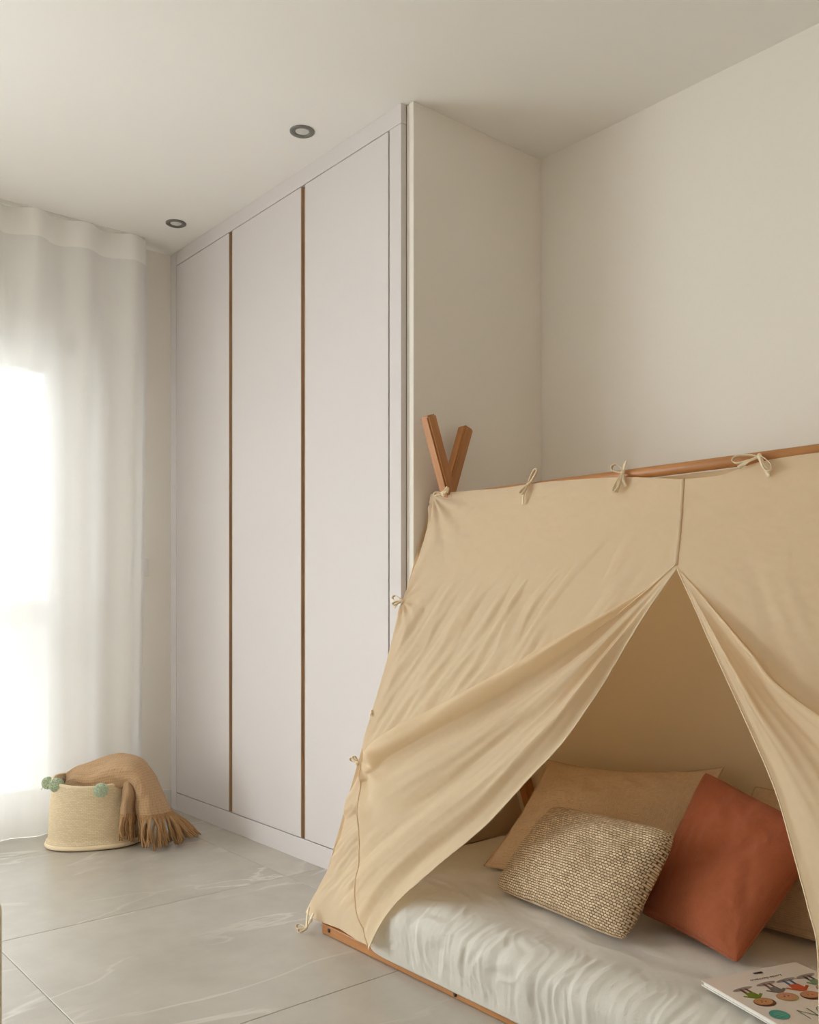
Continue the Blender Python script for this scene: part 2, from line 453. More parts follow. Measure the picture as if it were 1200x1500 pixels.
# window: two tall leaves, each with an upper and a lower pane
win = thing('window_1', 'white framed glazed balcony door behind the sheer curtain', None, (-0.62, YW + 0.1, 0))
win['kind'] = 'structure'
fy0, fy1 = YW + 0.05, YW + 0.115
boxes('window_frame', [((WX0, fy0, 0), (WX0 + 0.055, fy1, WTOP)), ((WX1 - 0.055, fy0, 0), (WX1, fy1, WTOP)),
                       ((WX0, fy0, WTOP - 0.10), (WX1, fy1, WTOP)), ((WX0, fy0, 0), (WX1, fy1, 0.04))], M['pvc'], win)
leaves = np.linspace(WX0 + 0.056, WX1 - 0.056, 4)
for (a, b) in [(p + 0.002, q - 0.002) for p, q in zip(leaves[:-1], leaves[1:])]:
    y0, y1 = fy0 - 0.012, fy1 - 0.015
    st = 0.072
    z0, z1 = 0.043, WTOP - 0.103
    sash = boxes('sash', [((a, y0, z0), (a + st, y1, z1)), ((b - st, y0, z0), (b, y1, z1)),
                          ((a + st, y0, z1 - 0.09), (b - st, y1, z1)), ((a + st, y0, z0), (b - st, y1, z0 + 0.12)),
                          ((a + st, y0, 0.865), (b - st, y1, 0.97))], M['pvc'], win)
    for (za, zb) in ((z0 + 0.12, 0.865), (0.97, z1 - 0.09)):
        g = boxes('pane', [((a + st, y0 + 0.018, za), (b - st, y0 + 0.024, zb))], M['glass'], None)
        g.parent = sash

# outside
tag(boxes('terrace', [((-5, 4.22, -0.30), (6, 6.2, -0.12))], M['terrace']), 'pale terrace paving outside the window', kind='structure')
bd = thing('apartment_block', 'pale stepped building seen faintly through the window', 'building', (0, 15, -3))
boxes('facade', [((-4.0, 15, -3), (4.4, 20, 4.9)), ((-9.0, 14.6, -3), (-4.0, 20, 6.2)), ((4.4, 15.4, -3), (5.4, 20, 4.0))], M['facade'], bd)

# ================================================================== WARDROBE
wd = thing('wardrobe', 'tall built-in mauve-grey wardrobe with three doors and slim walnut handle channels', 'wardrobe', (XW, 3.14, 0))
YA, YB = 2.288, 3.985                     # right and left ends of the fitted front
D0, D3 = 2.356, 3.9346
boxes('carcass', [((XW + 0.024, YA + 0.002, 0.0), (XB - 0.002, YW - 0.002, H - 0.002))], M['dark_gap'], wd)
boxes('top_panel', [((XW, YA, 2.536), (XW + 0.022, D3, H))], M['lacquer'], wd, 0.0012)
boxes('stile', [((XW, YA, 0.0), (XW + 0.022, D0 - 0.008, 2.5345))], M['lacquer'], wd, 0.0012)
boxes('stile', [((XW, D3 + 0.003, 0.0), (XW + 0.022, YW - 0.001, H))], M['lacquer'], wd, 0.0012)
boxes('plinth', [((XW, D0 - 0.008, 0.0), (XW + 0.022, D3, 0.080))], M['lacquer'], wd, 0.0012)
g1, g2, gw = 3.4227, 2.869, 0.0145
for a, b in ((g1 + gw, D3 - 0.0005), (g2 + gw, g1 - gw), (D0, g2 - gw)):
    boxes('door', [((XW, a, 0.0835), (XW + 0.022, b, 2.5325))], M['lacquer'], wd, 0.0012)
for g in (g1, g2):
    boxes('handle_channel', [((XW + 0.012, g - gw - 0.002, 0.084), (XW + 0.023, g + gw + 0.002, 2.531)),
                             ((XW + 0.001, g + gw - 0.0025, 0.084), (XW + 0.023, g + gw - 0.0002, 2.531)),
                             ((XW + 0.001, g - gw + 0.0002, 0.084), (XW + 0.023, g - gw + 0.0025, 2.531))], M['handle_wood'], wd)

# ================================================================== DOWNLIGHTS
def ring_geo(prof, k=40):
    V, Fc = [], []
    n = len(prof)
    for j in range(k):
        a = 2 * math.pi * j / k
        for r, z in prof: V.append((r * math.cos(a), r * math.sin(a), z))
    for j in range(k):
        for i in range(n - 1):
            Fc.append((j * n + i, ((j + 1) % k) * n + i, ((j + 1) % k) * n + i + 1, j * n + i + 1))
    return V, Fc
for (x, y, lab) in ((1.731, 2.646, 'round grey recessed downlight in the ceiling, the nearer of two'),
                    (1.736, 3.64, 'round grey recessed downlight in the ceiling near the curtain')):
    t = thing('downlight', lab, 'light', (x, y, H), 'downlights along the wardrobe')
    o = mesh_of('trim_ring', [ring_geo([(0.043, 0), (0.043, -0.003), (0.040, -0.005), (0.028, -0.005), (0.0235, -0.0015), (0.0235, 0)])], M['ring'], None)
    o.parent = t
    o = mesh_of('lens', [ring_geo([(0.0235, -0.001), (0.015, -0.0022), (0.0005, -0.0028)])], M['lens'], None)
    o.parent = t

# ================================================================== WALL SWITCH
sw = thing('light_switch', 'small white switch plate on the window wall beside the curtain', 'switch', (1.735, YW, 1.13))
boxes('plate', [((1.70, YW - 0.008, 1.09), (1.772, YW, 1.17))], M['trim'], sw, 0.002)
boxes('rocker', [((1.712, YW - 0.012, 1.102), (1.760, YW - 0.007, 1.158))], M['trim'], sw, 0.0015)

# ================================================================== CURTAIN
cu = thing('sheer_curtain', 'floor-length white sheer curtain hanging from the ceiling across the window', 'curtain', (1.05, 3.89, 0))
def curtain_y(x, z):
    soft = 0.35 + 0.65 * sstep(0, 2.4, z)
    w = 0.033 * np.sin(2 * np.pi * (x - 1.71) / 0.215 + 0.4 * np.sin(5 * x)) * (1.0 + 0.25 * np.sin(3.1 * x))
    low = 0.030 * pn(x * 4.2 + 3, z * 0.35) * (1 - sstep(1.2, 2.6, z))
    fine = 0.006 * pn(x * 16, z * 0.5 + 9)
    return 3.885 + w * (0.45 + 0.55 * soft) + low + fine
xsn = np.linspace(0.40, 1.712, 420); zsn = np.concatenate([[0.0015], np.linspace(0.05, 2.593, 44)])  # stops out of view; the widened window beyond stays bare for more light
Xg, Zg = np.meshgrid(xsn, zsn, indexing='ij')
shift = -0.025 * (1 - sstep(0.3, 2.3, Zg)) * sstep(1.2, 1.712, Xg)
Pg = np.stack([Xg + shift, curtain_y(Xg, Zg), Zg], -1)
grid_mesh('voile', Pg, M['sheer'], cu)
zh = np.linspace(2.482, 2.594, 6)
Xh, Zh = np.meshgrid(xsn, zh, indexing='ij')
V = np.stack([Xh, curtain_y(Xh, Zh) - 0.003, Zh], -1)
grid_mesh('header_tape', V, M['header'], cu)
zhm = np.linspace(0.012, 2.48, 40)
Xe, Ze = np.meshgrid(np.linspace(1.695, 1.713, 4), zhm, indexing='ij')
she = -0.025 * (1 - sstep(0.3, 2.3, Ze)) * sstep(1.2, 1.712, Xe)
grid_mesh('side_hem', np.stack([Xe + she, curtain_y(Xe, Ze) - 0.002, Ze], -1), M['sheer'], cu)
zr = np.linspace(0.0015, 2.585, 40)
Tr, Zr = np.meshgrid(np.linspace(0, 1, 6), zr, indexing='ij')
x_e = 1.712 - 0.025 * (1 - sstep(0.3, 2.3, Zr))
y_e = curtain_y(np.full_like(Zr, 1.712), Zr)
grid_mesh('leak_strip', np.stack([x_e - 0.012 * Tr, y_e + (3.955 - y_e) * Tr, Zr], -1), M['sheer'], cu)  # hidden strip added behind the curtain edge to block leaking window light
boxes('track', [((-2.8, 3.872, 2.5965), (1.70, 3.898, 2.5998))], M['trim'], cu)

# ================================================================== TENT BED FRAME
RX, RZ = 1.985, 1.308                     # ridge
YE, YS = 2.235, 0.305                     # far and near ends
bed = thing('tent_bed_frame', 'low orange beech bed frame with crossed tent poles and ridge bar', 'bed', (1.985, 1.27, 0))
def beam(name, a, b, w, m, parent, ref=(0, 1, 0)):
    """bevelled square bar from a to b"""
    a, b = Vector(a), Vector(b)
    d = (b - a); L_ = d.length; d.normalize()
    bm = bmesh.new(); box_bm(bm, (-w / 2, -w / 2, 0), (w / 2, w / 2, L_))
    bmesh.ops.bevel(bm, geom=list(bm.edges), offset=w * 0.14, segments=2, affect='EDGES')
    s = Vector(ref); s = (s - d * s.dot(d)).normalized(); u = d.cross(s)
    R = Matrix((s, u, d)).transposed().to_4x4(); R.translation = a
    me = bpy.data.meshes.new(name); bm.to_mesh(me); bm.free()
    o = link(name, me, m, None); o.parent = parent
    o.matrix_parent_inverse = Matrix.Translation(-parent.location)
    o.matrix_basis = R
    return o
pk = 0.365
for ye, s in ((YE - 0.012, 1), (YS + 0.012, -1)):
    y1, y2 = ye - 0.022 * s, ye - 0.063 * s
    beam('pole', (RX - pk * RZ + 0.024, y1, 0.006), (RX + pk * 0.24 + 0.016, y1, 1.552), 0.040, M['oak_z'], bed)
    beam('pole', (RX + pk * RZ - 0.006, y2, 0.006), (RX - pk * 0.25 - 0.010, y2, 1.560), 0.040, M['oak_z'], bed)
mesh_of('ridge_bar', [tube_geo([(RX, YE - 0.003, RZ), (RX, 1.3, RZ), (RX, YS + 0.003, RZ)], 0.0145, 20)], M['oak'], bed)
boxes('side_rail', [((1.511, YS + 0.03, 0.001), (1.533, YE - 0.03, 0.030))], M['oak'], bed, 0.003)
boxes('side_rail', [((2.452, YS + 0.03, 0.001), (2.474, YE - 0.03, 0.040))], M['oak'], bed, 0.003)
for y in (YE - 0.052, YS + 0.036):
    boxes('end_rail', [((1.521, y, 0.001), (2.452, y + 0.016, 0.029))], M['oak'], bed, 0.003)
for i in range(11):
    y = 0.42 + i * 0.165
    boxes('slat', [((1.522, y, 0.014), (2.451, y + 0.07, 0.030))], M['oak'], bed)
for (y, z) in ((2.168, 0.018), (1.63, 0.012)):
    o = mesh_of('screw', [ring_geo([(0.006, 0.0), (0.006, 0.002), (0.0005, 0.0025)], 12)], M['metal'], None)
    o.parent = bed; o.matrix_parent_inverse = Matrix.Translation(-bed.location)
    o.matrix_basis = Matrix.Translation((1.511, y, z)) @ Matrix.Rotation(-math.pi / 2, 4, 'Y')

# ================================================================== MATTRESS
ma = thing('mattress', 'low mattress under a crumpled off-white linen sheet on the tent bed', 'mattress', (1.99, 1.27, 0.037))
def mattress():
    x0, x1, z0, z1, r = 1.550, 2.450, 0.031, 0.185, 0.055
    prof = []
    for t in np.linspace(0, 1, 12): prof.append((x0 + 0.5 * (1 - t) * 0, z0 + t * (z1 - r - z0)))
    for a in np.linspace(0, math.pi / 2, 14)[1:]: prof.append((x0 + r - r * math.cos(a), z1 - r + r * math.sin(a)))
    for t in np.linspace(0, 1, 90)[1:]: prof.append((x0 + r + t * (x1 - x0 - 2 * r), z1))
    for a in np.linspace(0, math.pi / 2, 10)[1:]: prof.append((x1 - r + r * math.sin(a), z1 - r + r * math.cos(a)))
    for t in np.linspace(0, 1, 6)[1:]: prof.append((x1, z1 - r - t * (z1 - r - z0)))
    for t in np.linspace(0, 1, 8)[1:-1]: prof.append((x1 - t * (x1 - x0), z0))
    prof = np.array(prof)
    s = np.concatenate([[0], np.cumsum(np.linalg.norm(np.diff(prof, axis=0), axis=1))])
    # dense resample of the visible part
    q = np.concatenate([np.linspace(0, 0.30, 110), np.linspace(0.30, s[-1], 120)[1:]])
    pr = np.stack([np.interp(q, s, prof[:, k]) for k in (0, 1)], 1)
    tn = np.gradient(pr, axis=0); tn /= np.linalg.norm(tn, axis=1)[:, None]
    nr = np.stack([-tn[:, 1], tn[:, 0]], 1)
    ys_ = np.linspace(0.352, 2.172, 560)
    Yg, Qg = np.meshgrid(ys_, q, indexing='ij')
    front = 1 - sstep(0.13, 0.24, Qg)
    top = sstep(0.16, 0.26, Qg)
    # hanging wrinkles on the front: stretched along the drop
    wr = 0.009 * fbm(Yg * 22 + 0.8 * pn(Yg * 5, Qg * 9), Qg * 3.6, 3) + 0.007 * (0.4 - np.abs(pn(Yg * 23 + 3 * pn(Yg * 6, Qg * 10), Qg * 5 + 7)) * 1.6)
    tw = 0.008 * fbm(Yg * 3.0 + Qg * 2.5, Qg * 6.5 - Yg * 2.2, 4) + 0.007 * (0.35 - np.abs(pn(Yg * 5 + Qg * 7, Qg * 11 - Yg * 3)) * 1.5)
    dsp = front * wr + top * tw * 0.7 + 0.004 * pn(Yg * 2.3, Qg * 2)
    dsp = dsp * sstep(0.0, 0.03, Qg) * (1 - sstep(s[-1] - 1.0, s[-1] - 0.85, Qg))
    bul = 0.006 * np.sin(np.clip(Qg / 0.15, 0, 1) * math.pi) * (Qg < 0.15)
    e = np.minimum(Yg - ys_[0], ys_[-1] - Yg)
    rd = sstep(0, 0.05, e)
    Xp = pr[None, :, 0] + nr[None, :, 0] * (dsp * (0.3 + 0.7 * (1 - sstep(1.74, 1.86, Yg))) + bul)
    Zp = pr[None, :, 1] + nr[None, :, 1] * (dsp + bul)
    Xp = Xp - 0.046 * (1 - sstep(1.88, 2.0, Yg - 0.06 * (1 - sstep(0.04, 0.10, Qg)))) * (1 - sstep(0.09, 0.26, Qg))
    cz = (z0 + z1) / 2
    Zp = cz + (Zp - cz) * (0.82 + 0.18 * rd)
    P = np.stack([Xp, Yg, np.maximum(Zp, 0.0305) - 0.012 * (1 - sstep(0.0, 0.04, Qg)) * (1 - sstep(1.90, 2.02, Yg))], -1)
    o = grid_mesh('linen_sheet', P, M['sheet'], ma, np.stack([Yg, Qg], -1))
    me = o.data
    bm = bmesh.new(); bm.from_mesh(me)
    be = [e for e in bm.edges if e.is_boundary]
    lo = [e for e in be]
    bmesh.ops.holes_fill(bm, edges=lo, sides=0)
    bmesh.ops.recalc_face_normals(bm, faces=bm.faces)
    bm.to_mesh(me); bm.free()
mattress()

# ================================================================== TENT CANOPY
tent = thing('tent_canopy', 'cream cotton teepee tent canopy tied over the bed with open flaps', 'tent', (1.985, 1.27, 0))
def tp(pts): return [on_tent(*p) for p in pts]
def coons(top, bottom, left, right, nu, nv):
    """boundary curves (world points); u runs left->right, v runs top->bottom. returns (nu,nv,3)"""
    c0, c1 = resample(top, nu), resample(bottom, nu)
    d0, d1 = resample(left, nv), resample(right, nv)
    u = np.linspace(0, 1, nu)[:, None, None]; v = np.linspace(0, 1, nv)[None, :, None]
    return ((1 - v) * c0[:, None] + v * c1[:, None] + (1 - u) * d0[None] + u * d1[None]
            - ((1 - u) * (1 - v) * c0[0] + u * (1 - v) * c0[-1] + (1 - u) * v * c1[0] + u * v * c1[-1]))
TNa = np.array(TN)
def disp(P, h): return P + h[..., None] * TNa
def ab(P): return P[..., 1], P[..., 2] * 1.064          # cloth-plane coordinates (along the bed, up the slope)
def wrap_left(P, r=0.018, n=8, sgn=1):
    """continue the left edge round the pole"""
    e = P[0]
    back = -TNa
    rows = []
    for a in np.linspace(0, math.pi * 0.85, n + 1)[1:][::-1]:
        rows.append(e + np.array([0, sgn * 1.0, 0]) * r * 0.55 * math.sin(a) + back * r * (1 - math.cos(a)))
    return np.concatenate([np.stack(rows), P], 0)
def cloth_uv(P): return np.stack([P[..., 1], P[..., 2] * 1.064], -1)
def pucker(a, b, a0, b0, n, amp, fall, ph=0.0):
    da, db = a - a0, b - b0
    r = np.sqrt(da * da + db * db); th = np.arctan2(db, da)
    return amp * np.sin(n * th + ph) * np.exp(-r / fall) * sstep(0.0, 0.035, r)

APEX = (990, 829)
TIE_L = (536, 1121)
# --- upper left panel
left_edge = [(636, 727), (630, 760), (612, 820), (590, 880), (568, 965), (546, 1040), (532, 1090), TIE_L]
ridge_l = [(636, 727), (690, 719), (735, 715), (800, 706), (885, 700), (930, 699), (1000, 702)]
seam = [(1000, 702), (996, 765), APEX]
fold_l = [TIE_L, (640, 1068), (760, 1000), (860, 938), (930, 884), APEX]
P = coons(tp(ridge_l), tp(fold_l), tp(left_edge), tp(seam), 230, 200)
a, b = ab(P)
u = np.linspace(0, 1, P.shape[0])[:, None]; v = np.linspace(0, 1, P.shape[1])[None, :]
th = math.radians(62)
al = -a
qq = al * math.sin(th) - b * math.cos(th)               # across the folds
pp = al * math.cos(th) + b * math.sin(th)               # along the folds
warp = 0.5 * pn(pp * 4, qq * 5)
folds = fbm(qq * 19 + warp, pp * 2.6, 2)
folds2 = 0.32 - np.abs(pn(qq * 11 + 5 + warp, pp * 2.0 + 3)) * 1.7
env = sstep(0.30, 0.62, v) * (1 - 0.55 * sstep(0.93, 1.0, v)) * sstep(0.0, 0.06, u) * (1 - sstep(0.72, 0.97, u))
fine = 0.30 - np.abs(pn(qq * 24 + 9 + 1.4 * warp, pp * 4.5 + 1)) * 1.6
h = env * (0.017 * folds + 0.013 * folds2 + 0.003 * fine)
h = h + 0.006 * (1 - u) * sstep(0, 0.12, v) * fbm(qq * 9 + 2, pp * 5, 2) * sstep(0, 0.03, u)
t1 = on_tent(590, 880); t0 = on_tent(640, 730); t2 = on_tent(*TIE_L)
h = h + pucker(a, b, t1.y, t1.z * 1.064, 11, 0.010, 0.055)
h = h + pucker(a, b, t0.y, t0.z * 1.064, 13, 0.008, 0.10, 0.6) * sstep(0, .05, v)
h = h + 0.010 * sstep(0.95, 1.0, v) * sstep(0.02, 0.3, u) * (1 - 0.6 * sstep(0.85, 1, u))
h = h - 0.014 * sstep(0, 1, u) * (1 - u) * 4 * sstep(0.0, 0.4, v) * (1 - v) * 0.6      # gentle sag
h = np.maximum(h, -0.004) + 0.016 * np.exp(-(((a - t0.y) / 0.10) ** 2 + ((b - t0.z * 1.064) / 0.07) ** 2)) + 0.0015 * fbm(a * 30, b * 30, 2)
P1 = disp(P, h)
grid_mesh('front_panel', wrap_left(P1), M['canvas'], tent, cloth_uv(wrap_left(P)))

# --- left flap, drawn back to the tie
flap_fold = [APEX, (929, 878), (858, 930), (757, 992), (638, 1061), (538, 1121)]
flap_free = [(992, 833), (945, 900), (905, 962), (870, 1018), (825, 1082), (780, 1133), (720, 1207), (655, 1272), (605, 1322), (578, 1358), (560, 1395)]
flap_hem = [(539, 1122), (544, 1190), (546, 1260), (541, 1325), (550, 1362), (560, 1395)]
top_pt = [APEX, (991, 831), (992, 833)]
# u: fold -> free edge, v: apex -> hem
P = coons(tp(top_pt), tp(flap_hem), tp(flap_fold), tp(flap_free), 170, 230)
a, b = ab(P)
u = np.linspace(0, 1, P.shape[0])[:, None]; v = np.linspace(0, 1, P.shape[1])[None, :]
w_ = sstep(0.02, 0.35, v)
ph = u + 0.05 * pn(u * 3, v * 4)
h = 0.004 * w_ + 0.030 * np.sqrt(np.clip(1 - ((u - 0.035) / 0.075) ** 2, 0, 1)) * w_ + 0.012 * w_ * (1 - sstep(0.05, 0.25, u)) + 0.002                                    # rolled ridge along the fold
h = h + w_ * (0.013 * np.sin(2 * np.pi * (ph * 2.6 + 0.10 + 0.35 * v)) * (1 - sstep(0.75, 1, v) * 0.5)
              + 0.012 * fbm(ph * 6.5 + 1, v * 2.6, 2) + 0.003 * (0.3 - np.abs(pn(ph * 11 + 4, v * 3.6)) * 1.6))
tt = on_tent(539, 1122)
h = h + pucker(a, b, tt.y, tt.z * 1.064, 9, 0.022, 0.12, 1.2)
h = h + 0.044 * w_ * sstep(0.45, 0.92, v)                                             # stands off in front of the mattress
h = h * (1 - 0.7 * sstep(0.90, 1.0, v) * (1 - sstep(0.0, 0.35, u)))
h = h + 0.0012 * fbm(a * 34, b * 34, 2) + 0.010 * w_ * sstep(0.86, 1.0, u) * 0.3
Pf = disp(P, h)
grid_mesh('left_flap', Pf, M['canvas'], tent, cloth_uv(P))
mesh_of('flap_hem', [tube_geo(Pf[-1][::3], 0.0017, 6)], M['canvas_hem'], tent)
mesh_of('hem_seam', [tube_geo(Pf[1:2, :][0][::1][-1:].tolist() + [(Pf[i, -1]).tolist() for i in range(2, 168, 4)], 0.0024, 6)], M['canvas'], tent)

# --- lower left panel
low_left = [TIE_L, (522, 1140), (511, 1170), (499, 1222), (484, 1264), (466, 1300), (447, 1337)]
low_right = [(539, 1122), (544, 1190), (546, 1260), (541, 1325), (550, 1360), (559, 1390)]
low_bot = [(447, 1337), (466, 1349), (500, 1361), (530, 1377), (559, 1390)]
low_top = [TIE_L, (537, 1121), (539, 1122)]
P = coons(tp(low_top), tp(low_bot), tp(low_left), tp(low_right), 90, 140)
a, b = ab(P)
u = np.linspace(0, 1, P.shape[0])[:, None]; v = np.linspace(0, 1, P.shape[1])[None, :]
th = math.radians(48); al = -a
qq = al * math.sin(th) - b * math.cos(th); pp = al * math.cos(th) + b * math.sin(th)
h = 0.022 * sstep(0.08, 0.3, v) * (1 - sstep(0.6, 0.95, v)) * fbm(qq * 17, pp * 4, 3)
h = h + 0.012 * np.sin(math.pi * u) * sstep(0.0, 0.25, v) * (1 - sstep(0.75, 1, v))
h = h + pucker(a, b, tt.y, tt.z * 1.064, 10, 0.010, 0.06, 0.3)
h = h + 0.004 * pn(a * 26, b * 5) * sstep(0.8, 1, v) - 0.002
h = np.maximum(h, -0.003) + 0.034 * sstep(0.25, 1.0, u) * sstep(0.45, 0.9, v)
P3 = disp(P, h)
grid_mesh('corner_panel', wrap_left(P3), M['canvas'], tent, cloth_uv(wrap_left(P)))

# --- right half: same cut, mirrored towards the near end
far_r = on_tent(1003, 702)
ridge_r = tp([(1000, 702), (1050, 697), (1085, 686), (1115, 676), (1200, 663)])
ridge_r = ridge_r + [Vector((TX0 + TK * 1.290, 0.62, 1.290)), Vector((TX0 + TK * 1.288, YS, 1.288))]
tieR = Vector((TX0 + TK * 0.50, YS - 0.005, 0.50))
fold_r = tp([APEX, (1000, 840), (1060, 905), (1112, 962), (1200, 1047)]) + [tieR]
right_edge = [Vector((TX0 + TK * z, YS - 0.004, z)) for z in (1.288, 1.1, 0.9, 0.7, 0.50)]
P = coons(ridge_r, fold_r, tp([(1000, 702), (996, 765), APEX]), right_edge, 200, 170)
a, b = ab(P)
u = np.linspace(0, 1, P.shape[0])[:, None]; v = np.linspace(0, 1, P.shape[1])[None, :]
th = math.radians(118); al = -a
qq = al * math.sin(th) - b * math.cos(th); pp = al * math.cos(th) + b * math.sin(th)
env = sstep(0.45, 0.75, v) * (1 - 0.5 * sstep(0.93, 1.0, v)) * sstep(0.12, 0.3, u) * (1 - sstep(0.95, 1, u))
h = env * (0.014 * fbm(qq * 12, pp * 2.2, 2)) + 0.014 * sstep(0.92, 1.0, v) * sstep(0.04, 0.3, u)
h = h - 0.012 * u * (1 - u) * 4 * sstep(0, 0.4, v) * (1 - v) + 0.0015 * fbm(a * 30, b * 30, 2)
grid_mesh('front_panel', disp(P, h), M['canvas'], tent, cloth_uv(P))
free_r = tp([(993, 834), (1018, 890), (1045, 955), (1078, 1030), (1130, 1150), (1165, 1262), (1186, 1335), (1200, 1395)]) 
cornerR = Vector((TX0 + TK * 0.03, 0.72, 0.03))
free_r += [Vector((TX0 + TK * 0.18, 0.745, 0.18)), cornerR]
hem_r = [tieR, Vector((TX0 + TK * 0.3, 0.50, 0.3)), Vector((TX0 + TK * 0.15, 0.62, 0.15)), cornerR]
P = coons(tp([APEX, (991, 832), (993, 834)]), hem_r, fold_r, free_r, 110, 200)
a, b = ab(P)
u = np.linspace(0, 1, P.shape[0])[:, None]; v = np.linspace(0, 1, P.shape[1])[None, :]
w_ = sstep(0.02, 0.35, v)
ph = u + 0.05 * pn(u * 3 + 4, v * 4)
h = 0.024 * np.sqrt(np.clip(1 - ((u - 0.05) / 0.09) ** 2, 0, 1)) * w_ + 0.014 * w_ * (1 - sstep(0.05, 0.3, u)) + 0.002
h = h + w_ * (0.014 * np.sin(2 * np.pi * (ph * 1.35 + 0.42)) + 0.008 * fbm(ph * 5 + 8, v * 2.4, 2))
h = h + 0.022 * w_ * sstep(0.4, 0.9, v) + 0.0012 * fbm(a * 34, b * 34, 2)
Pr = disp(P, h)
grid_mesh('right_flap', Pr, M['canvas'], tent, cloth_uv(P))
mesh_of('flap_hem', [tube_geo(Pr[-1][::3], 0.0017, 6)], M['canvas_hem'], tent)
# near corner panel (beyond the frame)
P = coons([tieR, tieR + Vector((0, 0.001, 0))], [Vector((TX0 + TK * 0.03, YS - 0.01, 0.03)), cornerR],
          [tieR, Vector((TX0 + TK * 0.03, YS - 0.01, 0.03))], hem_r, 30, 40)
grid_mesh('corner_panel', P, M['canvas'], tent, cloth_uv(P))
# --- centre seam: overlapping double hem
sm = resample([p + TN * 0.0012 for p in tp(seam)], 24)
mesh_of('centre_seam', [ribbon_geo(sm, 0.011, (0, 1, 0), 0.0009)], M['canvas'], tent)
# --- back panel and ends
ys_ = np.linspace(YS - 0.006, YE + 0.008, 160); zs_ = np.linspace(0.03, 1.295, 110)
Yg, Zg = np.meshgrid(ys_, zs_, indexing='ij')
e = sstep(0, 0.12, np.minimum(Yg - ys_[0], ys_[-1] - Yg)) * sstep(0, 0.1, 1.295 - Zg)
hb = e * (0.010 * pn(Yg * 3, Zg * 2.4) + 0.006 * pn(Yg * 9 + Zg * 3, Zg * 2))
Pb = np.stack([2.484 - TK * Zg - 0.0 + hb, Yg, Zg], -1)
grid_mesh('back_panel', Pb, M['canvas'], tent, np.stack([Yg, Zg], -1))
for ye in (YE + 0.0095, YS - 0.0075):
    n1, n2 = 40, 60
    zz = np.linspace(0.03, 1.29, n2); tq = np.linspace(0, 1, n1)
    T, Z = np.meshgrid(tq, zz, indexing='ij')
    xa, xb = TX0 + 0.008 + TK * Z, 2.484 - TK * Z
    P = np.stack([xa + (xb - xa) * T, np.full_like(T, ye) + 0.002 * pn(T * 4, Z * 4), Z], -1)
    grid_mesh('end_panel', P, M['canvas'], tent, np.stack([P[..., 0], Z], -1))

# --- ties
RT = Vector((CS, -SN, 0))
def tie_at(anchor, loops, tails, w=0.010, knot=0.008, out=TN):
    """anchor: world point; loops/tails: lists of (dx,dz[,dn]) control points in metres on the cloth face (x to the right)"""
    A = Vector(anchor)
    ex, ez = Vector((0, -1, 0)), Vector((TK, 0, 1)).normalized()
    def pt(p):
        n = p[2] if len(p) > 2 else 0.006
        return A + ex * p[0] + ez * p[1] + Vector(out) * n
    G = []
    for lp in loops + tails:
        c = resample([pt(p) for p in lp], 26 if lp in loops else 16)
        G.append(ribbon_geo(c, w, out if lp in loops else ex * 0.9 + ez * 0.2, 0.0009))
    kb = bmesh.new(); bmesh.ops.create_icosphere(kb, subdivisions=2, radius=knot)
    kb.verts.ensure_lookup_table()
    V = [tuple(A + Vector(out) * 0.008 + Vector((v.co.x * 0.8, v.co.y * 0.9, v.co.z * 1.15))) for v in kb.verts]
    Fk = [tuple(v.index for v in f.verts) for f in kb.faces]; kb.free()
    G.append((V, Fk))
    return mesh_of('tie', G, M['canvas_hem'], tent)
def ribbon_loop(cx, cz, L_, wd, ang):
    """teardrop loop of length L_ leaving (cx,cz) at angle ang"""
    ca, sa = math.cos(ang), math.sin(ang)
    out = []
    for t, s in ((0, 0), (0.35, 0.6), (0.8, 0.9), (1.0, 0.2), (0.85, -0.7), (0.4, -0.6), (0, 0)):
        x, y = t * L_, s * wd
        out.append((cx + x * ca - y * sa, cz + x * sa + y * ca, 0.008 + 0.012 * t))
    return out
r_ = math.radians
tie_at(on_tent(776, 712), [ribbon_loop(0, 0, 0.052, 0.010, r_(52)), ribbon_loop(0, 0, 0.035, 0.008, r_(-105))],
       [[(0, 0), (-0.004, -0.03, 0.012), (0.0, -0.062, 0.008)]], 0.008, 0.006)
tie_at(on_tent(915, 694), [ribbon_loop(0, 0, 0.034, 0.011, r_(150)), ribbon_loop(0, -0.004, 0.058, 0.009, r_(-95))],
       [[(0, 0), (0.006, 0.018, 0.014), (0.006, 0.030, 0.012)], [(0, 0), (0.010, -0.025, 0.012), (0.018, -0.042, 0.006)],
        [(0, 0), (-0.006, -0.03, 0.014), (-0.003, -0.058, 0.008)]], 0.008, 0.0065)
tie_at(on_tent(1115, 671), [ribbon_loop(0, 0, 0.060, 0.012, r_(186)), ribbon_loop(0.004, 0, 0.060, 0.010, r_(-52))],
       [[(0, 0), (0.014, -0.02, 0.012), (0.034, -0.054, 0.006)], [(0, 0), (-0.024, -0.016, 0.016), (-0.045, -0.024, 0.012)],
        [(0, 0), (0.02, -0.03, 0.016), (0.036, -0.046, 0.010)]], 0.009, 0.007)
tie_at(on_tent(660, 729) + TN * 0.024, [ribbon_loop(0, 0, 0.032, 0.008, r_(18)), ribbon_loop(0, 0, 0.030, 0.007, r_(188))], [[(0, 0), (0.012, 0.006, 0.012), (0.024, 0.002, 0.010)]], 0.009, 0.009)
tie_at(on_tent(591, 881), [ribbon_loop(0, 0, 0.034, 0.009, r_(165)), ribbon_loop(0, 0, 0.030, 0.007, r_(215))],
       [[(0, 0), (-0.012, -0.008, 0.01), (-0.022, -0.026, 0.01)]], 0.008, 0.006)
